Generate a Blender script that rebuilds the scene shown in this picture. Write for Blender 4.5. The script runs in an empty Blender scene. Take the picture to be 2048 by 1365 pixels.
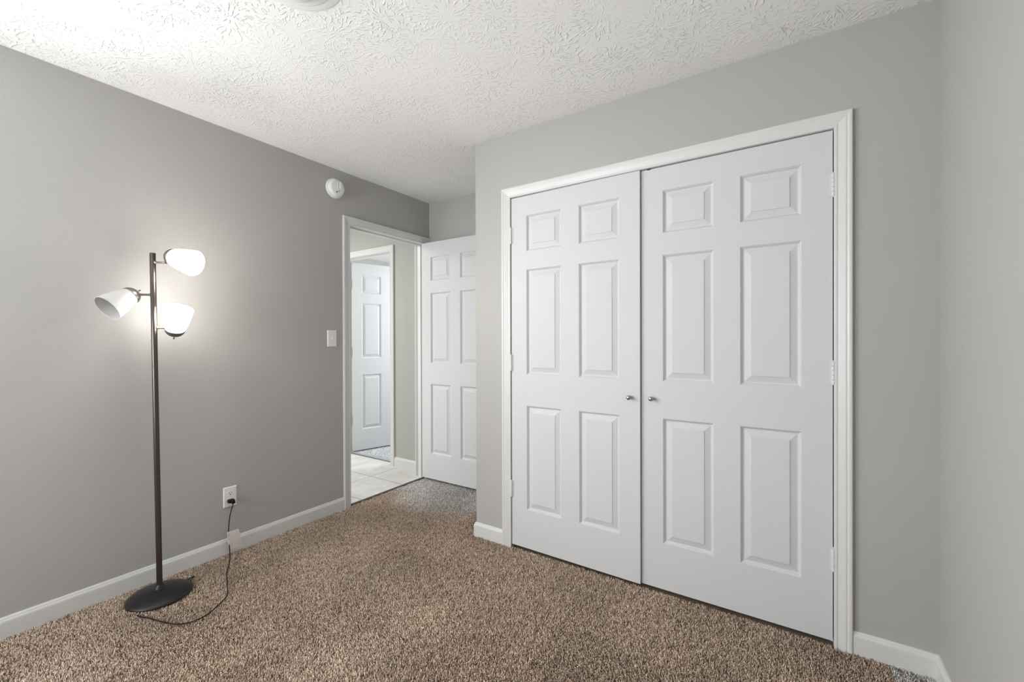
import bpy, bmesh, math, random
import numpy as np
from mathutils import Vector, Matrix
R = math.radians
random.seed(7)
scene = bpy.context.scene
COL = scene.collection

# ------------------------------------------------------------------ camera
cd = bpy.data.cameras.new('camera')
cam = bpy.data.objects.new('camera', cd)
COL.objects.link(cam)
cd.sensor_fit = 'HORIZONTAL'
cd.sensor_width = 36.0
cd.lens = 862.22 / 2048 * 36.0
cd.clip_start = 0.02
CY, CP, CR = R(33.051), R(-0.214), R(-0.166)
fwd = Vector((-math.sin(CY) * math.cos(CP), math.cos(CY) * math.cos(CP), math.sin(CP)))
rgt = Vector((math.cos(CY), math.sin(CY), 0))
upv = rgt.cross(fwd)
r2 = rgt * math.cos(CR) + upv * math.sin(CR)
u2 = -rgt * math.sin(CR) + upv * math.cos(CR)
M = Matrix((r2, u2, -fwd)).transposed().to_4x4()
M.translation = Vector((2.7276, -0.1266, 1.2216))
cam.matrix_world = M
scene.camera = cam

# ------------------------------------------------------------------ render look
vs = scene.view_settings
vs.view_transform = 'Standard'
vs.look = 'None'
vs.gamma = 1.0
vs.use_curve_mapping = False
vs.exposure = 0.23
try:
    scene.cycles.use_denoising = True
    scene.cycles.max_bounces = 12
    scene.cycles.diffuse_bounces = 8
    scene.cycles.sample_clamp_indirect = 4.0
    scene.cycles.caustics_reflective = False
    scene.cycles.caustics_refractive = False
except Exception:
    pass

world = bpy.data.worlds.new('world')
scene.world = world
world.use_nodes = True
bg = world.node_tree.nodes['Background']
bg.inputs['Color'].default_value = (0.75, 0.86, 1.0, 1)
bg.inputs['Strength'].default_value = 0.5

# ------------------------------------------------------------------ daylight and added hall fill
def area(name, loc, direction, sx, sy, power, color):
    d = bpy.data.lights.new(name, 'AREA')
    d.shape = 'RECTANGLE'; d.size = sx; d.size_y = sy
    d.energy = power; d.color = color
    o = bpy.data.objects.new(name, d)
    COL.objects.link(o)
    o.location = loc
    o.rotation_euler = Vector(direction).to_track_quat('-Z', 'Z').to_euler()
    return o
DAY = (0.93, 0.965, 1.0)
area('daylight_side_window', (-0.50, -0.50, 1.65), (1, 0.05, -0.15), 1.3, 1.35, 120, DAY)
area('daylight_rear_window', (0.66, -1.74, 1.25), (0, 1, 0.60), 1.06, 1.35, 86, DAY)
area('hall_daylight', (-1.3, 0.95, 1.35), (0.12, 1, 0.05), 2.0, 2.0, 27, (0.98, 0.99, 1.0))
area('hall_ceiling_fill', (-1.2, 1.5, 2.40), (0, 0, -1), 0.5, 0.5, 21, (1.0, 0.985, 0.95))  # unseen fill added under the hall ceiling, no fixture there
area('daylight_far_room', (-0.15, 4.3, 1.5), (-1, -0.35, 0), 1.2, 1.4, 56, (0.96, 0.98, 1.0))

# ------------------------------------------------------------------ key sizes (metres)
H = 2.44            # ceiling
YC = 2.0058         # closet wall face
XC = 1.0722         # outside corner of the closet
YB = 2.7116         # back wall face
XR = 3.1695         # right wall face
YR = -1.45          # wall behind the camera
YH = 2.745          # hall wall face
FZ = -0.013         # carpet backing

# ------------------------------------------------------------------ materials
def newmat(name):
    m = bpy.data.materials.new(name); m.use_nodes = True
    return m, m.node_tree.nodes, m.node_tree.links, m.node_tree.nodes['Principled BSDF']

def paint(name, col, rough=0.5, bump=0.0, scale=120.0, spec=0.4, mottled=0.0):
    m, N, L, P = newmat(name)
    P.inputs['Base Color'].default_value = (*col, 1)
    P.inputs['Roughness'].default_value = rough
    P.inputs['Specular IOR Level'].default_value = spec
    tc = N.new('ShaderNodeTexCoord')
    if bump:
        n = N.new('ShaderNodeTexNoise'); n.inputs['Scale'].default_value = scale
        n.inputs['Detail'].default_value = 4
        b = N.new('ShaderNodeBump'); b.inputs['Strength'].default_value = bump
        b.inputs['Distance'].default_value = 0.002
        L.new(tc.outputs['Object'], n.inputs['Vector'])
        L.new(n.outputs['Fac'], b.inputs['Height'])
        L.new(b.outputs['Normal'], P.inputs['Normal'])
    if mottled:
        n2 = N.new('ShaderNodeTexNoise'); n2.inputs['Scale'].default_value = 1.7
        n2.inputs['Detail'].default_value = 3
        mx = N.new('ShaderNodeMix'); mx.data_type = 'RGBA'
        mx.inputs[6].default_value = (*[c * (1 - mottled) for c in col], 1)
        mx.inputs[7].default_value = (*[c * (1 + mottled) for c in col], 1)
        L.new(tc.outputs['Object'], n2.inputs['Vector'])
        L.new(n2.outputs['Fac'], mx.inputs[0])
        L.new(mx.outputs[2], P.inputs['Base Color'])
    return m

M_WALL = paint('grey_wall_paint', (0.428, 0.421, 0.404), 0.55, 0.25, 90, 0.35, 0.02)
M_WALL2 = paint('hall_wall_paint', (0.42, 0.42, 0.395), 0.6, 0.2, 90, 0.3)
M_TRIM = paint('white_trim_paint', (0.665, 0.665, 0.655), 0.35, 0.05, 200, 0.45)
M_DOOR = paint('white_door_paint', (0.615, 0.622, 0.634), 0.5, 0.06, 260, 0.25)
M_PLASTIC = paint('white_plastic', (0.82, 0.82, 0.80), 0.35)
M_DARK = paint('dark_gap', (0.03, 0.03, 0.03), 0.8)
M_STRIP = paint('dark_threshold_strip', (0.09, 0.085, 0.08), 0.5)
M_BLACKPL = paint('black_plastic', (0.012, 0.011, 0.011), 0.55, spec=0.2)
M_BROWN = paint('brown_metal', (0.08, 0.035, 0.02), 0.5)
M_VINYL = paint('window_frame_white', (0.8, 0.8, 0.8), 0.4)

def metal(name, col, rough, metallic=1.0):
    m, N, L, P = newmat(name)
    P.inputs['Base Color'].default_value = (*col, 1)
    P.inputs['Metallic'].default_value = metallic
    P.inputs['Roughness'].default_value = rough
    n = N.new('ShaderNodeTexNoise'); n.inputs['Scale'].default_value = 60
    r = N.new('ShaderNodeMapRange')
    r.inputs['To Min'].default_value = rough * 0.85; r.inputs['To Max'].default_value = rough * 1.15
    L.new(n.outputs['Fac'], r.inputs['Value']); L.new(r.outputs['Result'], P.inputs['Roughness'])
    return m
M_PEWTER = metal('bronze_pewter_metal', (0.22, 0.19, 0.165), 0.36, 0.85)
M_POLE = metal('dark_pole_metal', (0.10, 0.085, 0.075), 0.30, 0.9)
M_BASE = metal('dark_bronze_enamel', (0.030, 0.027, 0.026), 0.42, 0.5)
M_NICKEL = metal('brushed_nickel', (0.42, 0.42, 0.42), 0.28)
M_STEEL = metal('aluminium_strip', (0.6, 0.6, 0.6), 0.4, 0.8)

def ceiling_mat():
    m, N, L, P = newmat('stomped_ceiling_texture')
    P.inputs['Base Color'].default_value = (0.88, 0.875, 0.855, 1)
    P.inputs['Roughness'].default_value = 0.8
    tc = N.new('ShaderNodeTexCoord')
    def mth(op, a=None, b=None, c=None):
        n = N.new('ShaderNodeMath'); n.operation = op
        for i, v in enumerate((a, b, c)):
            if v is None: continue
            if isinstance(v, (int, float)): n.inputs[i].default_value = v
            else: L.new(v, n.inputs[i])
        return n.outputs[0]
    warp = N.new('ShaderNodeTexNoise'); warp.inputs['Scale'].default_value = 14; warp.inputs['Detail'].default_value = 3
    L.new(tc.outputs['Object'], warp.inputs['Vector'])
    sub = N.new('ShaderNodeVectorMath'); sub.operation = 'SUBTRACT'
    L.new(warp.outputs['Color'], sub.inputs[0]); sub.inputs[1].default_value = (0.5, 0.5, 0.5)
    sc_ = N.new('ShaderNodeVectorMath'); sc_.operation = 'SCALE'; sc_.inputs['Scale'].default_value = 0.05
    L.new(sub.outputs[0], sc_.inputs[0])
    add = N.new('ShaderNodeVectorMath'); add.operation = 'ADD'
    L.new(tc.outputs['Object'], add.inputs[0]); L.new(sc_.outputs[0], add.inputs[1])
    def stars(scale, off, spokes):
        mp = N.new('ShaderNodeMapping'); mp.inputs['Location'].default_value = off
        L.new(add.outputs[0], mp.inputs['Vector'])
        v = N.new('ShaderNodeTexVoronoi'); v.voronoi_dimensions = '2D'; v.feature = 'F1'
        v.inputs['Scale'].default_value = scale; v.inputs['Randomness'].default_value = 0.85
        L.new(mp.outputs[0], v.inputs['Vector'])
        s = N.new('ShaderNodeVectorMath'); s.operation = 'SUBTRACT'
        L.new(mp.outputs[0], s.inputs[0]); L.new(v.outputs['Position'], s.inputs[1])
        sp = N.new('ShaderNodeSeparateXYZ'); L.new(s.outputs[0], sp.inputs[0])
        ang = mth('ARCTAN2', sp.outputs[1], sp.outputs[0])
        nz = N.new('ShaderNodeTexNoise'); nz.inputs['Scale'].default_value = 15; nz.inputs['Detail'].default_value = 4
        L.new(tc.outputs['Object'], nz.inputs['Vector'])
        w = mth('SINE', mth('ADD', mth('MULTIPLY', ang, spokes), mth('MULTIPLY', nz.outputs['Fac'], 14.0)))
        ridge = mth('POWER', mth('MULTIPLY', mth('ADD', w, 1.0), 0.5), 6.0)
        d = v.outputs['Distance']
        mr = N.new('ShaderNodeMapRange'); mr.interpolation_type = 'SMOOTHSTEP'
        L.new(d, mr.inputs['Value']); mr.inputs['From Min'].default_value = 0.10; mr.inputs['From Max'].default_value = 0.24
        mr2 = N.new('ShaderNodeMapRange'); mr2.interpolation_type = 'SMOOTHSTEP'
        L.new(d, mr2.inputs['Value']); mr2.inputs['From Min'].default_value = 0.75; mr2.inputs['From Max'].default_value = 0.45
        n3 = N.new('ShaderNodeTexNoise'); n3.inputs['Scale'].default_value = 48; n3.inputs['Detail'].default_value = 2
        L.new(tc.outputs['Object'], n3.inputs['Vector'])
        mr3 = N.new('ShaderNodeMapRange'); mr3.interpolation_type = 'SMOOTHSTEP'
        L.new(n3.outputs['Fac'], mr3.inputs['Value']); mr3.inputs['From Min'].default_value = 0.42; mr3.inputs['From Max'].default_value = 0.60
        return mth('MULTIPLY', mth('MULTIPLY', ridge, mr3.outputs[0]), mth('MULTIPLY', mr.outputs[0], mr2.outputs[0]))
    a = stars(4.7, (0, 0, 0), 27.0)
    b = stars(5.1, (3.31, 1.73, 0), 24.0)
    fine = N.new('ShaderNodeTexNoise'); fine.inputs['Scale'].default_value = 70; fine.inputs['Detail'].default_value = 5
    L.new(tc.outputs['Object'], fine.inputs['Vector'])
    big = N.new('ShaderNodeTexNoise'); big.inputs['Scale'].default_value = 3.2; big.inputs['Detail'].default_value = 2
    L.new(tc.outputs['Object'], big.inputs['Vector'])
    bm_ = N.new('ShaderNodeMapRange'); L.new(big.outputs['Fac'], bm_.inputs['Value'])
    bm_.inputs['From Min'].default_value = 0.32; bm_.inputs['From Max'].default_value = 0.62; bm_.inputs['To Min'].default_value = 0.25
    hgt = mth('ADD', mth('MULTIPLY', mth('MAXIMUM', a, b), bm_.outputs[0]), mth('MULTIPLY', fine.outputs['Fac'], 0.10))
    bp = N.new('ShaderNodeBump'); bp.inputs['Strength'].default_value = 1.0
    bp.inputs['Distance'].default_value = 0.0023
    L.new(hgt, bp.inputs['Height']); L.new(bp.outputs['Normal'], P.inputs['Normal'])
    return m
M_CEIL = ceiling_mat()

def carpet_mat(name, dark, mid, light, attr=True, cast_and_brush=None):
    m, N, L, P = newmat(name)
    P.inputs['Roughness'].default_value = 0.95
    P.inputs['Specular IOR Level'].default_value = 0.1
    tc = N.new('ShaderNodeTexCoord')
    ramp = N.new('ShaderNodeValToRGB')
    e = ramp.color_ramp.elements
    e[0].position = 0.0; e[0].color = (*dark, 1)
    e[1].position = 1.0; e[1].color = (*light, 1)
    k = e.new(0.38); k.color = (*mid, 1)
    if attr:
        a = N.new('ShaderNodeAttribute'); a.attribute_name = 'tuft'
        L.new(a.outputs['Fac'], ramp.inputs['Fac'])
    else:
        n = N.new('ShaderNodeTexNoise'); n.inputs['Scale'].default_value = 260; n.inputs['Detail'].default_value = 2
        L.new(tc.outputs['Object'], n.inputs['Vector']); L.new(n.outputs['Fac'], ramp.inputs['Fac'])
    out = ramp.outputs['Color']
    if cast_and_brush:
        # grey cast of hall daylight painted into the pile colour just inside the doorway
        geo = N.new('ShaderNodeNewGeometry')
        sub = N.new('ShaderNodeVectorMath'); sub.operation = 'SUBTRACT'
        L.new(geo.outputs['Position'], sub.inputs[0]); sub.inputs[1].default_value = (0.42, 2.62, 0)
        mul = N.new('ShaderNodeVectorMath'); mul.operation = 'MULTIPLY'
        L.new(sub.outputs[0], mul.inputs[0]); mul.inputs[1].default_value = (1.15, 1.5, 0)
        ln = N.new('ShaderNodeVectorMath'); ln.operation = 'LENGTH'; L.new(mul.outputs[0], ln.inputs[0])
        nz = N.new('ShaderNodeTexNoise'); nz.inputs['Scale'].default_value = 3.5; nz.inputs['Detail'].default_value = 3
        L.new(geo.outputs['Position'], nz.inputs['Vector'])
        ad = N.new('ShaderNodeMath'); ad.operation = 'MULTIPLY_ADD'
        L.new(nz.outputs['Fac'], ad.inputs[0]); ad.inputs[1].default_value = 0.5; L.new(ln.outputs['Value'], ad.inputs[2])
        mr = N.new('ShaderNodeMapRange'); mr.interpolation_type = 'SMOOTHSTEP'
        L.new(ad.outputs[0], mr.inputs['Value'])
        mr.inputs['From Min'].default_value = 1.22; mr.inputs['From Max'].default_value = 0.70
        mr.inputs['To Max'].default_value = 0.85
        # another small grey cast of the light, painted in at the closet corner skirting
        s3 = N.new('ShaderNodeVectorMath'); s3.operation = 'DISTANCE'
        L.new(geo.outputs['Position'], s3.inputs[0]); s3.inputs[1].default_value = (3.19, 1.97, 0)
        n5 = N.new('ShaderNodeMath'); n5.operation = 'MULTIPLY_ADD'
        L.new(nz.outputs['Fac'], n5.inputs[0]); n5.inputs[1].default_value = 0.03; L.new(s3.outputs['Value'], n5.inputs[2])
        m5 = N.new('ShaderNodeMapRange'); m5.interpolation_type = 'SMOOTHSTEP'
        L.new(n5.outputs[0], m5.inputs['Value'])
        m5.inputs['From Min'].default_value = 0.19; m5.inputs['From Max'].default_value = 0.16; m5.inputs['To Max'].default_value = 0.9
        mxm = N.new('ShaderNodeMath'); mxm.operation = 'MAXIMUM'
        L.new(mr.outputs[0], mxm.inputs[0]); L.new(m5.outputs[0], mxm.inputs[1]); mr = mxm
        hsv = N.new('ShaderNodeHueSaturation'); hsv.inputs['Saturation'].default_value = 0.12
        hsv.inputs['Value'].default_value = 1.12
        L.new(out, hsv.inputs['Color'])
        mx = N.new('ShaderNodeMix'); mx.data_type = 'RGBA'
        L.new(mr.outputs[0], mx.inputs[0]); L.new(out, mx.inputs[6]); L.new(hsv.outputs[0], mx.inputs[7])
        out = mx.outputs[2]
        # large soft variation where the pile has been brushed one way or the other
        n2 = N.new('ShaderNodeTexNoise'); n2.inputs['Scale'].default_value = 2.6; n2.inputs['Detail'].default_value = 4
        L.new(geo.outputs['Position'], n2.inputs['Vector'])
        r2_ = N.new('ShaderNodeMapRange'); L.new(n2.outputs['Fac'], r2_.inputs['Value'])
        r2_.inputs['From Min'].default_value = 0.3; r2_.inputs['From Max'].default_value = 0.7
        r2_.inputs['To Min'].default_value = 0.84; r2_.inputs['To Max'].default_value = 1.12
        vm = N.new('ShaderNodeVectorMath'); vm.operation = 'SCALE'
        L.new(out, vm.inputs[0]); L.new(r2_.outputs[0], vm.inputs['Scale'])
        out = vm.outputs[0]
    L.new(out, P.inputs['Base Color'])
    return m
BR = ((0.15, 0.098, 0.07), (0.51, 0.38, 0.285), (0.87, 0.73, 0.595))
M_CARPET = carpet_mat('brown_shag_pile', *BR, attr=True, cast_and_brush=True)
M_BACKING = carpet_mat('brown_carpet_backing', (0.08, 0.05, 0.035), (0.22, 0.16, 0.115), (0.40, 0.31, 0.23), attr=False, cast_and_brush=True)
GY = ((0.22, 0.23, 0.24), (0.62, 0.64, 0.66), (0.92, 0.94, 0.96))
M_GCARPET = carpet_mat('grey_shag_pile', *GY, attr=True)
M_GBACK = carpet_mat('grey_carpet_backing', *GY, attr=False)

def tile_mat():
    m, N, L, P = newmat('cream_floor_tile')
    P.inputs['Roughness'].default_value = 0.32
    tc = N.new('ShaderNodeTexCoord'); sp = N.new('ShaderNodeSeparateXYZ')
    L.new(tc.outputs['Object'], sp.inputs[0])
    def line(sock, off):
        a = N.new('ShaderNodeMath'); a.operation = 'ADD'; L.new(sock, a.inputs[0]); a.inputs[1].default_value = off
        b = N.new('ShaderNodeMath'); b.operation = 'PINGPONG'; L.new(a.outputs[0], b.inputs[0]); b.inputs[1].default_value = 0.205
        c = N.new('ShaderNodeMath'); c.operation = 'LESS_THAN'; L.new(b.outputs[0], c.inputs[0]); c.inputs[1].default_value = 0.0028
        return c.outputs[0]
    mxx = N.new('ShaderNodeMath'); mxx.operation = 'MAXIMUM'
    L.new(line(sp.outputs[0], 0.435 + 4.1), mxx.inputs[0]); L.new(line(sp.outputs[1], -2.41 + 4.1), mxx.inputs[1])
    n = N.new('ShaderNodeTexNoise'); n.inputs['Scale'].default_value = 4.5; n.inputs['Detail'].default_value = 7
    n.inputs['Distortion'].default_value = 1.2
    L.new(tc.outputs['Object'], n.inputs['Vector'])
    rp = N.new('ShaderNodeValToRGB')
    rp.color_ramp.elements[0].position = 0.35; rp.color_ramp.elements[0].color = (0.58, 0.57, 0.545, 1)
    rp.color_ramp.elements[1].position = 0.65; rp.color_ramp.elements[1].color = (0.70, 0.69, 0.67, 1)
    L.new(n.outputs['Fac'], rp.inputs['Fac'])
    mx = N.new('ShaderNodeMix'); mx.data_type = 'RGBA'
    L.new(mxx.outputs[0], mx.inputs[0]); L.new(rp.outputs[0], mx.inputs[6]); mx.inputs[7].default_value = (0.13, 0.125, 0.12, 1)
    L.new(mx.outputs[2], P.inputs['Base Color'])
    return m
M_TILE = tile_mat()

def shade_mat(name, emit, col=(0.86, 0.855, 0.84)):
    m, N, L, P = newmat(name)
    N.remove(P)
    out = N['Material Output']
    df = N.new('ShaderNodeBsdfDiffuse'); df.inputs['Color'].default_value = (*col, 1)
    tr = N.new('ShaderNodeBsdfTranslucent'); tr.inputs['Color'].default_value = (*col, 1)
    gl = N.new('ShaderNodeBsdfGlossy'); gl.inputs['Roughness'].default_value = 0.3
    m1 = N.new('ShaderNodeMixShader'); m1.inputs[0].default_value = 0.30
    L.new(df.outputs[0], m1.inputs[1]); L.new(tr.outputs[0], m1.inputs[2])
    m2 = N.new('ShaderNodeMixShader'); m2.inputs[0].default_value = 0.05
    L.new(m1.outputs[0], m2.inputs[1]); L.new(gl.outputs[0], m2.inputs[2])
    last = m2.outputs[0]
    if emit:
        em = N.new('ShaderNodeEmission'); em.inputs['Color'].default_value = (1.0, 0.955, 0.90, 1)
        em.inputs['Strength'].default_value = emit
        ad = N.new('ShaderNodeAddShader')
        L.new(last, ad.inputs[0]); L.new(em.outputs[0], ad.inputs[1]); last = ad.outputs[0]
    L.new(last, out.inputs['Surface'])
    return m
M_SHADE_ON = shade_mat('lit_frosted_glass', 12.5)
M_SHADE_OFF = shade_mat('frosted_glass', 0.0, (0.66, 0.655, 0.645))
def emis(name, col, s):
    m, N, L, P = newmat(name)
    P.inputs['Base Color'].default_value = (*col, 1)
    P.inputs['Emission Color'].default_value = (*col, 1)
    P.inputs['Emission Strength'].default_value = s
    return m
M_BULB_UP = emis('glowing_bulb', (1.0, 0.94, 0.87), 780)
M_BULB_LO = emis('glowing_bulb_upright', (1.0, 0.94, 0.87), 60)
M_BULB_OFF = paint('white_bulb_glass', (0.8, 0.8, 0.78), 0.25)

def glass_mat():
    m, N, L, P = newmat('window_glass')
    N.remove(P)
    tr = N.new('ShaderNodeBsdfTransparent'); gl = N.new('ShaderNodeBsdfGlossy'); gl.inputs['Roughness'].default_value = 0.02
    mx = N.new('ShaderNodeMixShader'); mx.inputs[0].default_value = 0.06
    L.new(tr.outputs[0], mx.inputs[1]); L.new(gl.outputs[0], mx.inputs[2])
    L.new(mx.outputs[0], N['Material Output'].inputs['Surface'])
    return m
M_GLASS = glass_mat()

def tag_mat():
    m, N, L, P = newmat('pale_pink_tag_paper')
    P.inputs['Roughness'].default_value = 0.5
    tc = N.new('ShaderNodeTexCoord')
    n = N.new('ShaderNodeTexNoise'); n.inputs['Scale'].default_value = 60
    L.new(tc.outputs['Object'], n.inputs['Vector'])
    rp = N.new('ShaderNodeValToRGB')
    rp.color_ramp.elements[0].color = (0.78, 0.66, 0.63, 1); rp.color_ramp.elements[1].color = (0.84, 0.76, 0.73, 1)
    L.new(n.outputs['Fac'], rp.inputs['Fac']); L.new(rp.outputs[0], P.inputs['Base Color'])
    return m
M_TAG = tag_mat()
M_TAGRED = paint('faded_red_print', (0.70, 0.50, 0.46), 0.6)

# ------------------------------------------------------------------ helpers
def link(name, bm, mat, parent=None, smooth=False):
    me = bpy.data.meshes.new(name)
    bmesh.ops.recalc_face_normals(bm, faces=bm.faces)
    bm.to_mesh(me); bm.free()
    mats = mat if isinstance(mat, (list, tuple)) else [mat]
    for k in mats: me.materials.append(k)
    if smooth:
        for p in me.polygons: p.use_smooth = True
        try: me.set_sharp_from_angle(angle=R(35))
        except Exception: pass
    o = bpy.data.objects.new(name, me)
    COL.objects.link(o)
    if parent is not None: o.parent = parent
    return o

def box(bm, x0, x1, y0, y1, z0, z1, mi=0, bevel=0.0):
    vs_ = [bm.verts.new((x, y, z)) for x in (x0, x1) for y in (y0, y1) for z in (z0, z1)]
    idx = [(0, 1, 3, 2), (4, 6, 7, 5), (0, 4, 5, 1), (2, 3, 7, 6), (0, 2, 6, 4), (1, 5, 7, 3)]
    fs = [bm.faces.new([vs_[i] for i in f]) for f in idx]
    for f in fs: f.material_index = mi
    if bevel:
        es = list({e for f in fs for e in f.edges})
        bmesh.ops.bevel(bm, geom=es, offset=bevel, segments=2, affect='EDGES', profile=0.5)

def obj_empty(name, loc=(0, 0, 0)):
    o = bpy.data.objects.new(name, None); COL.objects.link(o); o.location = loc
    o.empty_display_size = 0.05
    return o

def struct(o): o['kind'] = 'structure'; return o
def tag(o, label, cat, group=None, kind=None):
    o['label'] = label; o['category'] = cat
    if group: o['group'] = group
    if kind: o['kind'] = kind
    return o

def basis(axis):
    a = Vector(axis).normalized()
    t = Vector((0, 0, 1)) if abs(a.z) < 0.9 else Vector((1, 0, 0))
    u = a.cross(t).normalized(); w = a.cross(u).normalized()
    return a, u, w

def lathe(bm, origin, axis, prof, n=40, cap0=False, cap1=False, mi=0):
    """prof: list of (t along axis, radius)"""
    a, u, w = basis(axis); o = Vector(origin)
    rings = []
    for t, r in prof:
        if r < 1e-6: rings.append([bm.verts.new(o + a * t)])
        else: rings.append([bm.verts.new(o + a * t + (u * math.cos(2 * math.pi * k / n) + w * math.sin(2 * math.pi * k / n)) * r) for k in range(n)])
    for A, B in zip(rings, rings[1:]):
        for k in range(n):
            k2 = (k + 1) % n
            if len(A) == 1 and len(B) == 1: continue
            if len(A) == 1: f = bm.faces.new((A[0], B[k], B[k2]))
            elif len(B) == 1: f = bm.faces.new((A[k], A[k2], B[0]))
            else: f = bm.faces.new((A[k], A[k2], B[k2], B[k]))
            f.material_index = mi
    if cap0 and len(rings[0]) > 1: bm.faces.new(rings[0]).material_index = mi
    if cap1 and len(rings[-1]) > 1: bm.faces.new(rings[-1]).material_index = mi

def smooth_path(pts, per=8):
    P = [Vector(p) for p in pts]; out = []
    for i in range(len(P) - 1):
        p0 = P[max(i - 1, 0)]; p1 = P[i]; p2 = P[i + 1]; p3 = P[min(i + 2, len(P) - 1)]
        for k in range(per):
            t = k / per
            out.append(0.5 * ((2 * p1) + (-p0 + p2) * t + (2 * p0 - 5 * p1 + 4 * p2 - p3) * t * t + (-p0 + 3 * p1 - 3 * p2 + p3) * t ** 3))
    out.append(P[-1]); return out

def tube(bm, pts, r, n=10, mi=0):
    prev = None; ref = Vector((0.123, 0.2, 0.97)).normalized(); rings = []
    for i, p in enumerate(pts):
        d = (pts[min(i + 1, len(pts) - 1)] - pts[max(i - 1, 0)]).normalized()
        u = d.cross(ref)
        if u.length < 1e-3: u = d.cross(Vector((1, 0, 0)))
        u.normalize(); w = d.cross(u).normalized(); ref = u.cross(d).normalized() * 1.0
        rr = r(i / (len(pts) - 1)) if callable(r) else r
        rings.append([bm.verts.new(p + (u * math.cos(2 * math.pi * k / n) + w * math.sin(2 * math.pi * k / n)) * rr) for k in range(n)])
    for A, B in zip(rings, rings[1:]):
        for k in range(n):
            bm.faces.new((A[k], A[(k + 1) % n], B[(k + 1) % n], B[k])).material_index = mi
    bm.faces.new(rings[0]).material_index = mi; bm.faces.new(rings[-1]).material_index = mi

# ------------------------------------------------------------------ room shell
T = 0.115
HL0, HL1, HLZ = 1.883, 2.651, 2.066           # bedroom doorway in the left wall (Y range, top)
WY0, WY1, WZ0, WZ1 = -1.05, 0.08, 0.90, 2.10  # side window
bm = bmesh.new()
box(bm, -T, 0, YR - T, WY0, FZ, H); box(bm, -T, 0, WY0, WY1, FZ, WZ0); box(bm, -T, 0, WY0, WY1, WZ1, H)
box(bm, -T, 0, WY1, HL0, FZ, H); box(bm, -T, 0, HL0, HL1, HLZ, H); box(bm, -T, 0, HL1, YB + T, FZ, H)
struct(link('wall_left', bm, M_WALL))
CX0, CX1, CZ = 1.333, 2.867, 2.056             # closet opening
bm = bmesh.new()
box(bm, XC, CX0, YC, YC + 0.10, FZ, H); box(bm, CX1, XR, YC, YC + 0.10, FZ, H)
box(bm, CX0, CX1, YC, YC + 0.10, CZ, H); box(bm, XC, XC + 0.10, YC + 0.10, YB, FZ, H)
struct(link('wall_closet', bm, M_WALL))
bm = bmesh.new(); box(bm, 0, XR + T, YB, YB + T, FZ, H); struct(link('wall_back', bm, M_WALL))
bm = bmesh.new(); box(bm, XR, XR + T, YR - T, YB, FZ, H); struct(link('wall_right', bm, M_WALL))
RX0, RX1, RZ0, RZ1 = 0.14, 1.18, 0.85, 2.05
bm = bmesh.new()
box(bm, 0, RX0, YR - T, YR, FZ, H); box(bm, RX1, XR, YR - T, YR, FZ, H)
box(bm, RX0, RX1, YR - T, YR, FZ, RZ0); box(bm, RX0, RX1, YR - T, YR, RZ1, H)
struct(link('wall_rear', bm, M_WALL))
bm = bmesh.new(); box(bm, -T, XR + T, YR - T, YB + T, H, H + 0.1); struct(link('ceiling', bm, M_CEIL))
bm = bmesh.new(); box(bm, -0.012, XR + T, YR - T, YB + T, FZ - 0.1, FZ); struct(link('floor', bm, M_BACKING))

# windows behind the camera
def window(name, o_, ux, w, z0, z1, nrm):
    """frame bars in the opening, a meeting rail and the glass"""
    bm = bmesh.new()
    def b(u0, u1, za, zb, d0=0.03, d1=0.08):
        P0 = o_ + ux * u0 - nrm * d0; P1 = o_ + ux * u1 - nrm * d1
        box(bm, min(P0.x, P1.x), max(P0.x, P1.x), min(P0.y, P1.y), max(P0.y, P1.y), za, zb)
    b(0, 0.045, z0, z1); b(w - 0.045, w, z0, z1); b(0.045, w - 0.045, z0, z0 + 0.045); b(0.045, w - 0.045, z1 - 0.045, z1)
    zm = (z0 + z1) / 2; b(0.045, w - 0.045, zm - 0.018, zm + 0.018)
    f = struct(link(name, bm, M_VINYL))
    bm = bmesh.new()
    P0 = o_ + ux * 0.045 - nrm * 0.05; P1 = o_ + ux * (w - 0.045) - nrm * 0.054
    for a_, c_ in ((z0 + 0.045, zm - 0.018), (zm + 0.018, z1 - 0.045)):
        box(bm, min(P0.x, P1.x), max(P0.x, P1.x), min(P0.y, P1.y), max(P0.y, P1.y), a_, c_)
    link('window_pane', bm, M_GLASS, f)
window('window_1', Vector((0, WY0, 0)), Vector((0, 1, 0)), WY1 - WY0, WZ0, WZ1, Vector((1, 0, 0)))
window('window_2', Vector((RX0, YR, 0)), Vector((1, 0, 0)), RX1 - RX0, RZ0, RZ1, Vector((0, 1, 0)))

# hallway and the room across it
DX0, DX1, DZ = -1.318, -0.547, 2.082
bm = bmesh.new()
box(bm, -2.6, DX0, YH, YH + T, 0, H); box(bm, DX1, -T, YH, YH + T, 0, H); box(bm, DX0, DX1, YH, YH + T, DZ, H)
struct(link('wall_hall', bm, M_WALL2))
bm = bmesh.new(); box(bm, -2.7, -2.6, 0.9, 5.6, 0, H); struct(link('wall_hall_end', bm, M_WALL2))
bm = bmesh.new(); box(bm, -2.6, -T, 0.8, 0.9, 0, H); struct(link('wall_hall_side', bm, M_WALL2))
bm = bmesh.new(); box(bm, -2.6, -0.012, 0.9, YH + 0.07, -0.1, 0.0); struct(link('floor_hall', bm, M_TILE))
bm = bmesh.new(); box(bm, -2.6, -T, 0.9, YH + T, H, H + 0.1); struct(link('ceiling_hall', bm, M_CEIL))
M_WALLB = paint('blue_grey_wall_paint', (0.40, 0.43, 0.46), 0.6)
bm = bmesh.new(); box(bm, -2.6, 0.1, 5.5, 5.6, -0.01, H); struct(link('wall_far_room', bm, M_WALLB))
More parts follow.
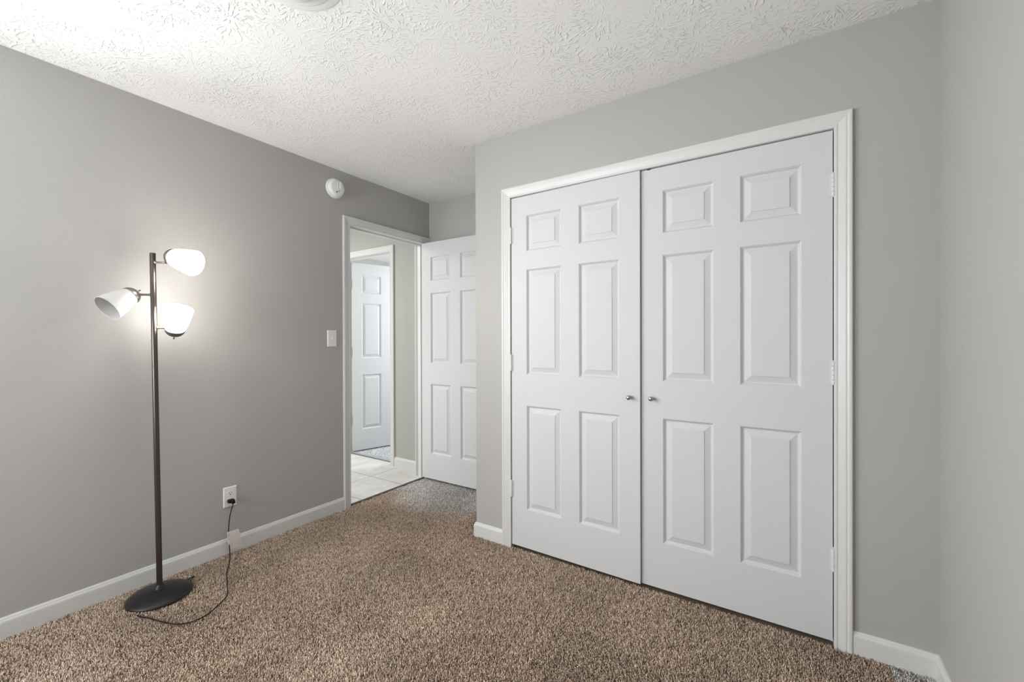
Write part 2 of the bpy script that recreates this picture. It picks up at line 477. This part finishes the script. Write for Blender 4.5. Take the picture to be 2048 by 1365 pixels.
bm = bmesh.new(); box(bm, 0.0, 0.1, YB + T, 5.5, -0.01, H); struct(link('wall_far_room_side', bm, M_WALLB))
bm = bmesh.new(); box(bm, -2.6, 0.1, YH + 0.07, 5.6, -0.1, -0.01); struct(link('floor_far_room', bm, M_GBACK))
bm = bmesh.new(); box(bm, -2.6, 0.1, YH + T, 5.6, H, H + 0.1); struct(link('ceiling_far_room', bm, M_CEIL))

# ------------------------------------------------------------------ casings, jambs and baseboards
CAS = [(0.0, 0.0), (0.0, 0.0085), (0.003, 0.0105), (0.010, 0.0105), (0.0115, 0.0085), (0.015, 0.0095), (0.034, 0.0150),
       (0.0385, 0.0155), (0.0395, 0.0140), (0.042, 0.0150), (0.047, 0.0175), (0.054, 0.0175), (0.0575, 0.0150), (0.0575, 0.0)]
def casing(bm, O, U, W, u0, u1, h, z0):
    lines = []
    for d, t in CAS:
        pl = [(u0 - d, z0), (u0 - d, h + d), (u1 + d, h + d), (u1 + d, z0)]
        lines.append([bm.verts.new(O + U * a + W * t + Vector((0, 0, b))) for a, b in pl])
    for A, B in zip(lines, lines[1:]):
        for k in range(3): bm.faces.new((A[k], A[k + 1], B[k + 1], B[k]))
def frame(name, O, U, W, u0, u1, h, z0, depth, both, stop):
    """casing on the face, jamb boards through the wall, door stop"""
    bm = bmesh.new()
    casing(bm, O, U, W, u0, u1, h, z0)
    if both: casing(bm, O - W * depth, U, -W, u0, u1, h, z0)
    def b(ua, ub, za, zb, da, db):
        P0 = O + U * ua - W * da; P1 = O + U * ub - W * db
        box(bm, min(P0.x, P1.x), max(P0.x, P1.x), min(P0.y, P1.y), max(P0.y, P1.y), za, zb)
    j = 0.0005
    b(u0 - 0.012, u0 + j, z0, h, 0.0, depth); b(u1 - j, u1 + 0.012, z0, h, 0.0, depth); b(u0 - 0.012, u1 + 0.012, h - j, h + 0.012, 0.0, depth)
    s0, s1 = stop
    b(u0 + j, u0 + j + 0.008, z0, h - j, s0, s1); b(u1 - j - 0.008, u1 - j, z0, h - j, s0, s1); b(u0 + j + .008, u1 - j - .008, h - j - 0.008, h - j, s0, s1)
    return struct(link(name, bm, M_TRIM))
X_, Y_ = Vector((1, 0, 0)), Vector((0, 1, 0))
frame('trim_1', Vector((0, YC, 0)), X_, -Y_, 1.3342, 2.8658, 2.0545, FZ, 0.10, False, (0.045, 0.08))
frame('trim_2', Vector((0, 0, 0)), Y_, X_, 1.8785, 2.6535, 2.066, FZ, T, True, (0.045, 0.08))
frame('trim_3', Vector((0, YH, 0)), X_, -Y_, -1.3135, -0.5505, 2.080, 0.0, T, True, (0.035, 0.07))

BBP = [(0.0, FZ), (0.0125, FZ), (0.0125, 0.060), (0.0118, 0.066), (0.0095, 0.0705), (0.0080, 0.0735), (0.0070, 0.0775), (0.0045, 0.0810), (0.0, 0.0820)]
def baseboard(name, pts, side, zoff=0.0):
    """pts: wall line polyline (x,y); side=+1: room is on the left of the direction of travel"""
    P = [Vector((x, y)) for x, y in pts]; n = len(P)
    offs = []
    for i in range(n):
        ns = []
        if i > 0: d = (P[i] - P[i - 1]).normalized(); ns.append(Vector((-d.y, d.x)) * side)
        if i < n - 1: d = (P[i + 1] - P[i]).normalized(); ns.append(Vector((-d.y, d.x)) * side)
        offs.append(ns[0] if len(ns) == 1 else (ns[0] + ns[1]) / (1 + ns[0].dot(ns[1])))
    bm = bmesh.new(); L_ = []
    for t, z in BBP:
        L_.append([bm.verts.new((P[i].x + offs[i].x * t, P[i].y + offs[i].y * t, z + zoff)) for i in range(n)])
    for A, B in zip(L_, L_[1:]):
        for k in range(n - 1): bm.faces.new((A[k], A[k + 1], B[k + 1], B[k]))
    bm.faces.new([l[0] for l in L_]); bm.faces.new([l[-1] for l in L_])
    return struct(link(name, bm, M_TRIM))
baseboard('baseboard_left', [(0, 1.821), (0, YR)], 1)
baseboard('baseboard_closet', [(1.2767, YC), (XC, YC), (XC, YB)], 1)
baseboard('baseboard_right', [(2.9233, YC), (XR, YC), (XR, YR)], -1)
baseboard('baseboard_back', [(XC - 0.013, YB), (0.0, YB)], 1)
baseboard('baseboard_rear', [(0.013, YR), (XR - 0.013, YR)], 1)
baseboard('baseboard_hall', [(-0.493, YH), (-T - 0.018, YH)], -1, 0.008)
# dark edge where the carpet stops against the hall tile, and the metal strip across the hall
bm = bmesh.new()
box(bm, -0.024, -0.006, 1.884, 2.650, -0.012, 0.0035, bevel=0.0015)
struct(link('trim_4', bm, M_STRIP))
bm = bmesh.new()
box(bm, DX0 + 0.006, DX1 - 0.006, YH + 0.062, YH + 0.070, 0.0, 0.004, 1); box(bm, DX0 + 0.006, DX1 - 0.006, YH + 0.070, YH + 0.105, -0.01, 0.006, 0)
struct(link('trim_5', bm, [M_STEEL, M_STRIP]))

# ------------------------------------------------------------------ six panel doors
PX = [(0.1035, 0.3265), (0.4335, 0.6565)]
PZ = [(0.236, 0.838), (1.019, 1.625), (1.731, 1.936)]
PROF = [(0.0, 0.0), (0.0015, 0.0028), (0.0035, 0.0036), (0.0080, 0.0105), (0.0110, 0.0120), (0.0150, 0.0120), (0.0395, 0.0045), (0.0405, 0.0022), (0.0420, 0.0018)]
def door_leaf(name, parent, w, z0, z1, t, mat):
    """local: x 0..w along the door, front face at y=0 (facing -y), back at y=t"""
    bm = bmesh.new()
    for side in (0, 1):
        def V(x, z, d): return bm.verts.new((x, d if side == 0 else t - d, z))
        xs = [0, PX[0][0], PX[0][1], PX[1][0], PX[1][1], w]
        zs = [z0, PZ[0][0], PZ[0][1], PZ[1][0], PZ[1][1], PZ[2][0], PZ[2][1], z1]
        G = [[V(x, z, 0) for z in zs] for x in xs]
        for i in range(5):
            for j in range(7):
                if i in (1, 3) and j in (1, 3, 5):
                    xa, xb, za, zb = xs[i], xs[i + 1], zs[j], zs[j + 1]
                    prev = [G[i][j], G[i + 1][j], G[i + 1][j + 1], G[i][j + 1]]
                    for ins, d in PROF[1:]:
                        cur = [V(xa + ins, za + ins, d), V(xb - ins, za + ins, d), V(xb - ins, zb - ins, d), V(xa + ins, zb - ins, d)]
                        for k in range(4): bm.faces.new((prev[k], prev[(k + 1) % 4], cur[(k + 1) % 4], cur[k]))
                        prev = cur
                    bm.faces.new(prev)
                else:
                    bm.faces.new((G[i][j], G[i + 1][j], G[i + 1][j + 1], G[i][j + 1]))
        if side == 0: F = G
        else: Bk = G
    nx, nz = 6, 8
    for i in range(nx - 1):
        bm.faces.new((F[i][0], F[i + 1][0], Bk[i + 1][0], Bk[i][0])); bm.faces.new((F[i][-1], F[i + 1][-1], Bk[i + 1][-1], Bk[i][-1]))
    for j in range(nz - 1):
        bm.faces.new((F[0][j], F[0][j + 1], Bk[0][j + 1], Bk[0][j])); bm.faces.new((F[-1][j], F[-1][j + 1], Bk[-1][j + 1], Bk[-1][j]))
    return link(name, bm, mat, parent)

def hinge(parent, x, y, zc, leaf_dir, mat, ln=0.091):
    """five-knuckle barrel with ball tips and a sliver of leaf"""
    bm = bmesh.new()
    k = ln / 5
    for i in range(5):
        a = zc - ln / 2 + i * k
        lathe(bm, (x, y, a), (0, 0, 1), [(0.0, 0.0), (0.0, 0.0050), (0.0006, 0.0062), (k - 0.0012, 0.0062), (k - 0.0006, 0.0050), (k - 0.0006, 0.0)], 16)
    lathe(bm, (x, y, zc + ln / 2), (0, 0, 1), [(0, 0.0048), (0.003, 0.0045), (0.0045, 0.0)], 12)
    lathe(bm, (x, y, zc - ln / 2), (0, 0, -1), [(0, 0.0048), (0.003, 0.0045), (0.0045, 0.0)], 12)
    x0, x1 = sorted((x, x + leaf_dir * 0.012))
    box(bm, x0, x1, y + 0.003, y + 0.0055, zc - ln / 2, zc + ln / 2)
    return link('hinge', bm, mat, parent, True)

def round_knob(parent, x, y, z, r=0.0115, proj=0.032):
    bm = bmesh.new()
    prof = [(0, 0.0), (0, 0.0075), (0.0015, 0.0078), (0.003, 0.0055), (0.012, 0.0048), (0.016, 0.0060), (0.0185, 0.0095), (0.0215, r), (0.026, r * 0.99), (0.0295, r * 0.8), (proj - 0.0003, r * 0.45), (proj, 0)]
    lathe(bm, (x, y, z), (0, -1, 0), prof, 28)
    return link('knob', bm, M_NICKEL, parent, True)

LT = 0.034
def door(name, loc, rz, z0=0.014, z1=2.049, w=0.760):
    e = obj_empty(name, loc); e.rotation_euler = (0, 0, rz); e['kind'] = 'structure'
    door_leaf('door_leaf', e, w, z0, z1, LT, M_DOOR)
    return e
HZ = (1.831, 1.085, 0.343)
# left closet leaf, standing a hair open at its free edge
d2 = door('door_1', (1.3390, YC - 0.001, 0), R(-1.05))
for z in HZ: hinge(d2, -0.0005, -0.006, z, 1, M_TRIM)
round_knob(d2, 0.7105, 0.0, 0.932)
# right closet leaf
d3 = door('door_2', (2.1018, YC + 0.001, 0), 0)
for z in HZ: hinge(d3, 0.7615, -0.006, z, -1, M_TRIM)
round_knob(d3, 0.0515, 0.0, 0.932)
bm = bmesh.new(); box(bm, 0.030, 0.046, -0.004, 0.010, 2.0465, 2.0525, bevel=0.001)
link('door_catch', bm, M_BROWN, d3)['label'] = 'small dark brown catch on the top edge'
# bedroom door, opened flat along the back wall
d4 = door('door_3', (0.004, 2.613, 0), R(0.0), 0.018, 2.062)
for z in HZ: hinge(d4, -0.003, LT + 0.0045, z, 1, M_TRIM)
def lever_knob(parent, x, z):
    bm = bmesh.new()
    for s, y in ((-1, 0.0), (1, LT)):
        lathe(bm, (x, y, z), (0, s, 0), [(0, 0.0), (0, 0.032), (0.004, 0.031), (0.008, 0.014), (0.026, 0.011), (0.032, 0.018), (0.042, 0.026), (0.056, 0.024), (0.062, 0.012), (0.063, 0)] if s < 0 else
              [(0, 0.0), (0, 0.030), (0.003, 0.029), (0.006, 0.012), (0.024, 0.011), (0.030, 0.020), (0.042, 0.022), (0.048, 0.010), (0.049, 0)], 28)
    return link('door_knob', bm, M_NICKEL, parent, True)
lever_knob(d4, 0.70, 0.93)
# door of the room across the hall, swung inwards (closed it would lie along +x with its hall face at y=-LT)
pin = Vector((-1.3075, YH + T + 0.003, 0))
ang = R(73)
off = Matrix.Rotation(ang, 3, 'Z') @ Vector((0.0, -LT, 0))
d5 = door('door_4', (pin.x + off.x, pin.y + off.y, 0), ang, 0.012, 2.062)
def small_hinge(parent, z):
    bm = bmesh.new()
    lathe(bm, (-0.004, LT + 0.001, z - 0.045), (0, 0, 1), [(0, 0), (0, 0.006), (0.09, 0.006), (0.09, 0)], 12)
    box(bm, -0.0022, -0.0004, 0.004, LT, z - 0.045, z + 0.045)
    return link('hinge', bm, M_STEEL, parent, True)
for z in HZ: small_hinge(d5, z)
lever_knob(d5, 0.70, 0.93)

# ------------------------------------------------------------------ carpet pile
def pile(name, inside, bounds, spacing, mat, label, top, hmin, hmax, rad, seed, parentless=True):
    rng = np.random.default_rng(seed)
    x0, x1, y0, y1 = bounds
    gx = np.arange(x0, x1, spacing); gy = np.arange(y0, y1, spacing)
    X, Y = np.meshgrid(gx, gy); X = X.ravel(); Y = Y.ravel()
    X = X + rng.uniform(-.5, .5, X.size) * spacing; Y = Y + rng.uniform(-.5, .5, Y.size) * spacing
    k = inside(X, Y); X = X[k]; Y = Y[k]; n = X.size
    # smooth random lean field, so the pile falls in brushed drifts
    def field(s, f):
        r = np.random.default_rng(s); v = np.zeros(n)
        for i in range(9):
            a = r.uniform(0, 2 * np.pi); q = f * r.uniform(.5, 1.8)
            v += np.sin(q * (np.cos(a) * X + np.sin(a) * Y) + r.uniform(0, 6.28))
        return v / 3.0
    lx = 0.0020 * field(seed + 1, 7) + rng.normal(0, 0.0034, n)
    ly = 0.0020 * field(seed + 2, 7) + rng.normal(0, 0.0034, n)
    clump = 0.5 * field(seed + 3, 240) + 0.5 * field(seed + 6, 120)
    hh = hmin + (hmax - hmin) * np.clip(rng.random(n) * 0.75 + 0.16 * clump + 0.12, 0, 1)
    zb = top - hmax
    ph = rng.uniform(0, 2 * np.pi, n); rr = rad * rng.uniform(.75, 1.25, n)
    vz = np.zeros((n, 7, 3))
    for j in range(3):
        a = ph + j * 2 * np.pi / 3
        vz[:, j, 0] = X + rr * .8 * np.cos(a); vz[:, j, 1] = Y + rr * .8 * np.sin(a); vz[:, j, 2] = zb
        a2 = a + 0.7
        vz[:, 3 + j, 0] = X + .55 * lx + rr * np.cos(a2); vz[:, 3 + j, 1] = Y + .55 * ly + rr * np.sin(a2); vz[:, 3 + j, 2] = zb + hh * .72
    vz[:, 6, 0] = X + lx; vz[:, 6, 1] = Y + ly; vz[:, 6, 2] = zb + hh
    base = np.array([0, 1, 4, 0, 4, 3, 1, 2, 5, 1, 5, 4, 2, 0, 3, 2, 3, 5, 3, 4, 6, 4, 5, 6, 5, 3, 6], dtype=np.int64)
    loops = (base[None, :] + 7 * np.arange(n)[:, None]).ravel().astype(np.int32)
    nt = n * 9
    me = bpy.data.meshes.new(name)
    me.vertices.add(n * 7); me.vertices.foreach_set('co', vz.ravel().astype(np.float32))
    me.loops.add(nt * 3); me.loops.foreach_set('vertex_index', loops)
    me.polygons.add(nt); me.polygons.foreach_set('loop_start', np.arange(0, nt * 3, 3, dtype=np.int32))
    try: me.polygons.foreach_set('loop_total', np.full(nt, 3, dtype=np.int32))
    except Exception: pass
    me.update(calc_edges=True)
    at = me.attributes.new('tuft', 'FLOAT', 'POINT')
    val = np.clip(0.51 + 0.33 * rng.normal(0, .9, n) + 0.10 * clump, 0, 1)
    vv = np.repeat(val[:, None], 7, axis=1)
    at.data.foreach_set('value', vv.ravel().astype(np.float32))
    me.materials.append(mat)
    o = bpy.data.objects.new(name, me); COL.objects.link(o)
    tag(o, label, 'carpet', kind='stuff')
    return o
FW = (fwd.x, fwd.y)
def in_room(X, Y):
    f = (X - 2.7276) * FW[0] + (Y + 0.1266) * FW[1]
    room = (X > 0.013) & (X < XR - 0.013) & (Y < YC - 0.012) & (f > 0.6)
    room |= (X > 1.34) & (X < 2.86) & (Y >= YC - 0.012) & (Y < YC - 0.003)
    alc = (X > -0.004) & (X < XC - 0.012) & (Y >= YC - 0.02) & (Y < YB - 0.012)
    alc |= (X > -0.004) & (X < 0.02) & (Y > 1.884) & (Y < 2.65)
    cas = (X < 0.018) & ((Y > 1.815) & (Y < 1.884) | (Y > 2.65))
    cas |= (Y > YC - 0.018) & (((X > 1.275) & (X < 1.34)) | ((X > 2.86) & (X < 2.925)))
    return (room | alc) & ~cas
pile('carpet_pile', in_room, (0, XR, 0.0, YB), 0.0048, M_CARPET, 'brown and beige flecked shag carpet covering the bedroom floor', 0.0035, 0.008, 0.0165, 0.0019, 11)
pile('carpet_pile', lambda X, Y: Y > 0, (DX0 + 0.02, -0.3, YH + T + 0.0, 3.75), 0.007, M_GCARPET, 'light grey shag carpet in the room across the hall', 0.002, 0.006, 0.012, 0.0026, 23)

# ------------------------------------------------------------------ floor lamp
LB = Vector((0.188, 0.678, 0.0))
lamp = obj_empty('floor_lamp', LB)
tag(lamp, 'dark bronze floor lamp with three frosted white shades, two lit, beside the left wall', 'lamp')
def lk(name, bm, mat, parent=lamp, smooth=True):
    o = link(name, bm, mat, parent, smooth)
    if parent is lamp:
        o.data.transform(Matrix.Translation(-LB))
    else:
        o.data.transform(Matrix.Translation(-LB))
    return o
bm = bmesh.new()
lathe(bm, (LB.x, LB.y, -0.004), (0, 0, 1), [(0, 0.0), (0, 0.121), (0.003, 0.1275), (0.008, 0.1285), (0.013, 0.126), (0.020, 0.116), (0.027, 0.098), (0.033, 0.075),
     (0.037, 0.050), (0.0395, 0.030), (0.041, 0.023), (0.050, 0.0195), (0.056, 0.0165), (0.060, 0.0135), (0.060, 0.0)], 72)
lk('base', bm, M_BASE)
PB = Vector((0.188, 0.6775, 0.05)); PT = Vector((0.187, 0.6585, 1.636)); pd = (PT - PB).normalized()
def pole_at(z): return PB + pd * ((z - PB.z) / pd.z)
bm = bmesh.new()
Lp = (PT - PB).length
prof = [(0, 0), (0, 0.0118)]
for zz in (0.52, 1.05):
    prof += [(zz, 0.0118), (zz + 0.0008, 0.0112), (zz + 0.0016, 0.0118)]
prof += [(Lp - 0.002, 0.0118), (Lp, 0.0105), (Lp, 0.0)]
lathe(bm, PB, pd, prof, 32)
lk('pole', bm, M_POLE)
RIM, RB, SL, SE = 0.0610, 0.0337, 0.1120, 0.5445
def head(B, ax, arm_z, lit, lname):
    B = Vector(B); a = Vector(ax).normalized()
    p0 = pole_at(arm_z)
    cap_c = B - a * 0.020
    # arm: short horizontal stem from the pole, swivel, then into the socket cup
    h = Vector((cap_c.x - p0.x, cap_c.y - p0.y, 0)); hl = h.length; h.normalize()
    bm = bmesh.new()
    q = Vector((p0.x, p0.y, p0.z)) + h * (hl - 0.018)
    lathe(bm, p0 + h * 0.009, h, [(0, 0.0), (0, 0.0095), (0.003, 0.0095), (0.006, 0.006), (0.0075, 0.005), (hl - 0.030, 0.005), (hl - 0.028, 0.0)], 18)
    lathe(bm, q - Vector((0, 0, 0.0065)), (0, 0, 1), [(0, 0), (0, 0.005), (0.001, 0.0062), (0.012, 0.0062), (0.013, 0.005), (0.013, 0)], 18)
    pts = smooth_path([q, (q + cap_c) / 2 + Vector((0, 0, 0)), cap_c], 4)
    tube(bm, pts, 0.0042, 10)
    arm = lk('arm', bm, M_PEWTER)
    bm = bmesh.new()
    lathe(bm, B, -a, [(-0.004, 0.0385), (-0.003, 0.0400), (0.002, 0.0400), (0.008, 0.0385), (0.015, 0.0350), (0.022, 0.0290), (0.028, 0.0205), (0.032, 0.011), (0.0335, 0.0)], 40)
    sock = lk('socket', bm, M_PEWTER)
    bm = bmesh.new()
    lathe(bm, B - a * 0.0325, -a, [(0, 0), (0, 0.0035), (0.004, 0.0030), (0.005, 0.0022), (0.012, 0.0022), (0.013, 0.0036), (0.017, 0.0034), (0.0175, 0)], 14)
    sw = lk('switch_knob', bm, M_PEWTER, lamp); sw.parent = sock
    # glass cup, open at the rim, 3 mm thick
    outer = []; inner = []
    N_ = 16
    for i in range(N_ + 1):
        t = i / N_
        tt = t ** 1.6
        outer.append((SL * tt, RB + (RIM - RB) * tt ** SE))
    inner = [(t + (0.0 if t > SL * 0.9 else 0.001), r - 0.003) for t, r in outer][::-1]
    bm = bmesh.new()
    lathe(bm, B, a, outer + [(SL + 0.0008, RIM - 0.0015)] + inner, 48)
    sh = lk('lamp_shade', bm, M_SHADE_ON if lit else M_SHADE_OFF)
    sh['label'] = 'frosted white glass shade, glowing' if lit else 'frosted white glass shade, unlit'
    bm = bmesh.new()
    lathe(bm, B + a * 0.006, a, [(0, 0), (0, 0.013), (0.018, 0.0135), (0.030, 0.020), (0.042, 0.0255), (0.054, 0.0265), (0.064, 0.023), (0.071, 0.014), (0.074, 0.0)], 24)
    bl = lk('light_bulb', bm, {'upper': M_BULB_UP, 'lower': M_BULB_LO}.get(lname, M_BULB_OFF))
    return sh
head((0.2520, 0.7170, 1.6185), (0.855, 0.44, -0.28), 1.592, True, 'upper')
head((0.2288, 0.7312, 1.2715), (0.49, -0.06, 0.87), 1.282, True, 'lower')
head((0.1420, 0.5890, 1.4315), (0.20, -0.785, -0.59), 1.438, False, 'left')

# power cord with plug and paper tag
cord_pts = [(0.278, 0.572, -0.006), (0.303, 0.562, 0.004), (0.335, 0.568, 0.007), (0.375, 0.584, 0.006), (0.440, 0.602, 0.006), (0.511, 0.628, 0.006), (0.548, 0.660, 0.006), (0.558, 0.693, 0.006),
            (0.556, 0.726, 0.006), (0.542, 0.758, 0.006), (0.513, 0.800, 0.006), (0.485, 0.836, 0.006), (0.455, 0.858, 0.008), (0.410, 0.876, 0.009), (0.340, 0.905, 0.010), (0.262, 0.938, 0.011),
            (0.180, 0.985, 0.012), (0.105, 1.022, 0.014), (0.062, 1.040, 0.026), (0.044, 1.045, 0.060), (0.036, 1.045, 0.110), (0.033, 1.048, 0.160), (0.035, 1.053, 0.215), (0.040, 1.062, 0.262), (0.040, 1.069, 0.285), (0.037, 1.070, 0.296)]
bm = bmesh.new()
tube(bm, smooth_path(cord_pts, 7), 0.0026, 10)
tube(bm, smooth_path([(0.175, 0.775, 0.004), (0.150, 0.812, 0.006), (0.149, 0.834, 0.007), (0.162, 0.822, 0.008), (0.182, 0.800, 0.004)], 6), 0.0026, 8)
cord = lk('power_cord', bm, M_BLACKPL)
cord['label'] = 'black cord running over the carpet to the wall outlet'
bm = bmesh.new()
box(bm, 0.0095, 0.036, 1.049, 1.080, 0.2885, 0.3065, bevel=0.003)
box(bm, 0.026, 0.048, 1.060, 1.079, 0.284, 0.304, bevel=0.005)
pl = lk('plug', bm, M_BLACKPL); pl.parent = cord
def quad_slab(bm, P, th, mi=0):
    P = [Vector(p) for p in P]; nrm = (P[1] - P[0]).cross(P[3] - P[0]).normalized() * th
    a_ = [bm.verts.new(p) for p in P]; b_ = [bm.verts.new(p + nrm) for p in P]
    bm.faces.new(a_).material_index = mi; bm.faces.new(b_[::-1]).material_index = mi
    for k in range(4): bm.faces.new((a_[k], b_[k], b_[(k + 1) % 4], a_[(k + 1) % 4])).material_index = mi
bm = bmesh.new()
t0, t1, t2, t3 = Vector((.040, 1.036, .131)), Vector((.030, 1.101, .127)), Vector((.034, 1.114, .023)), Vector((.046, 1.046, .027))
mL, mR = t0.lerp(t3, .5) + Vector((.003, -.004, 0)), t1.lerp(t2, .5) + Vector((.003, .004, 0))
quad_slab(bm, (t0, t1, mR, mL), 0.0006, 1); quad_slab(bm, (mL, mR, t2, t3), 0.0006, 1)
o_ = Vector((0.0012, 0, 0))
def sub(A, B, C, D, u0, u1, v0, v1):
    f = lambda u, v: A.lerp(B, u).lerp(D.lerp(C, u), v)
    return [f(u0, v0) + o_, f(u1, v0) + o_, f(u1, v1) + o_, f(u0, v1) + o_]
quad_slab(bm, sub(t0, t1, mR, mL, .26, .93, .07, .9), 0.0004, 0)
quad_slab(bm, sub(mL, mR, t2, t3, .26, .93, .07, .88), 0.0004, 0)
quad_slab(bm, sub(t0, t1, mR, mL, .06, .20, .1, .92), 0.0004, 0)
quad_slab(bm, sub(mL, mR, t2, t3, .06, .20, .08, .90), 0.0004, 0)
quad_slab(bm, [p + Vector((.0006, 0, 0)) for p in sub(t0, t1, mR, mL, .08, .18, .2, .5)], 0.0004, 2)
tg = lk('warning_tag', bm, [M_TAG, M_PLASTIC, M_TAGRED], lamp, False); tg.parent = cord
tg['label'] = 'pale pink folded paper tag'

# ------------------------------------------------------------------ wall outlet
e = obj_empty('wall_outlet', (0, 1.069, 0.3175))
tag(e, 'white duplex power outlet low on the left wall with a black plug in it', 'outlet')
bm = bmesh.new()
b0 = bmesh.new(); b0.free()
def plate(bm, w, h, t):
    bv = 0.004
    rings = []
    for (hw, hh_, x) in ((w / 2, h / 2, 0), (w / 2, h / 2, t * .35), (w / 2 - bv, h / 2 - bv, t)):
        rings.append([bm.verts.new((x, s1 * hw, s2 * hh_)) for s1, s2 in ((-1, -1), (1, -1), (1, 1), (-1, 1))])
    for A, B in zip(rings, rings[1:]):
        for k in range(4): bm.faces.new((A[k], A[(k + 1) % 4], B[(k + 1) % 4], B[k]))
    bm.faces.new(rings[-1]); bm.faces.new(rings[0])
plate(bm, 0.070, 0.115, 0.0055)
link('cover_plate', bm, M_PLASTIC, e)
for s in (1, -1):
    bm = bmesh.new(); pts = []
    for k in range(32):
        a = 2 * math.pi * k / 32
        pts.append((0.0175 * math.cos(a), max(-0.0135, min(0.0135, 0.0175 * math.sin(a)))))
    A = [bm.verts.new((0.0050, y, s * 0.0197 + z)) for y, z in pts]; B = [bm.verts.new((0.0072, y * .97, s * 0.0197 + z * .97)) for y, z in pts]
    for k in range(32): bm.faces.new((A[k], A[(k + 1) % 32], B[(k + 1) % 32], B[k]))
    bm.faces.new(B)
    zc = s * 0.0197
    box(bm, 0.0070, 0.0076, -0.0070, -0.0052, zc + 0.000, zc + 0.0075, 1); box(bm, 0.0070, 0.0076, 0.0052, 0.0070, zc + 0.001, zc + 0.0070, 1)
    lathe(bm, (0.0070, 0, zc - 0.0060), (1, 0, 0), [(0, 0.0028), (0.0006, 0.0028), (0.0006, 0)], 14, mi=1)
    link('receptacle', bm, [M_PLASTIC, M_DARK], e)
bm = bmesh.new(); lathe(bm, (0.0054, 0, 0), (1, 0, 0), [(0, 0.0035), (0.0008, 0.0030), (0.0011, 0)], 16)
link('screw', bm, M_TRIM, e)

# ------------------------------------------------------------------ light switch
e = obj_empty('light_switch', (0, 1.7315, 1.231))
tag(e, 'white toggle light switch on the left wall beside the doorway casing', 'switch')
bm = bmesh.new(); plate(bm, 0.072, 0.116, 0.0060); link('cover_plate', bm, M_PLASTIC, e)
bm = bmesh.new()
box(bm, 0.0050, 0.0070, -0.0053, 0.0053, -0.0125, 0.0125, bevel=0.0005)
v0 = Vector((0.0055, 0, 0.0)); v1 = Vector((0.0200, 0, 0.0085))
tube(bm, [v0, v0.lerp(v1, .5), v1], lambda t: 0.0046 - 0.0012 * t, 8)
link('toggle', bm, M_PLASTIC, e, True)
for s in (1, -1):
    bm = bmesh.new(); lathe(bm, (0.0058, 0, s * 0.030), (1, 0, 0), [(0, 0.0033), (0.0008, 0.0028), (0.0010, 0)], 14)
    link('screw', bm, M_TRIM, e, True)

# ------------------------------------------------------------------ smoke detector
e = obj_empty('smoke_detector', (0, 1.757, 2.296))
tag(e, 'round white smoke detector high on the left wall above the light switch', 'smoke detector')
bm = bmesh.new(); lathe(bm, (0, 0, 0), (1, 0, 0), [(0, 0.0), (0, 0.0665), (0.002, 0.0690), (0.012, 0.0690), (0.0145, 0.0670), (0.0145, 0)], 56)
link('mounting_base', bm, M_PLASTIC, e, True)
bm = bmesh.new(); lathe(bm, (0.0145, 0, 0), (1, 0, 0), [(0, 0.0605), (0.002, 0.0585), (0.004, 0.0605), (0.016, 0.0600), (0.022, 0.0570), (0.026, 0.0510), (0.0275, 0.045), (0.028, 0)], 56)
body = link('detector_body', bm, M_PLASTIC, e, True)
bm = bmesh.new()
box(bm, 0.0420, 0.0455, -0.006, 0.000, 0.002, 0.042, bevel=0.0008); box(bm, 0.0420, 0.0475, 0.012, 0.024, -0.002, 0.042, bevel=0.0015)
link('vent_grille', bm, M_PLASTIC, e)
bm = bmesh.new(); lathe(bm, (0.0424, 0.006, -0.010), (1, 0, 0), [(0, 0.0085), (0.002, 0.0080), (0.0025, 0)], 20)
link('test_button', bm, M_PLASTIC, e, True)
M_LENS = paint('grey_lens', (0.22, 0.22, 0.21), 0.4)
for (y, z, r) in ((-0.008, -0.032, 0.0062), (0.010, -0.022, 0.0042)):
    bm = bmesh.new(); lathe(bm, (0.0424, y, z), (1, 0, 0), [(0, r), (0.0012, r * .9), (0.0014, 0)], 16)
    link('indicator_lens', bm, M_LENS, e, True)

# ------------------------------------------------------------------ ceiling light
e = obj_empty('ceiling_light', (1.325, 0.690, H))
tag(e, 'round white ceiling light, its rim just showing at the top edge of the picture', 'light fixture')
bm = bmesh.new(); lathe(bm, (0, 0, 0), (0, 0, -1), [(0, 0), (0, 0.150), (0.003, 0.1495), (0.005, 0.143), (0.0055, 0.122), (0.008, 0.119), (0.010, 0.112), (0.0105, 0.095), (0.012, 0.090), (0.012, 0)], 64)
link('canopy', bm, M_PLASTIC, e, True)
bm = bmesh.new(); lathe(bm, (0, 0, -0.011), (0, 0, -1), [(0, 0.080), (0.004, 0.082), (0.014, 0.078), (0.026, 0.066), (0.036, 0.042), (0.040, 0.0)], 56)
link('glass_bowl', bm, M_PLASTIC, e, True)
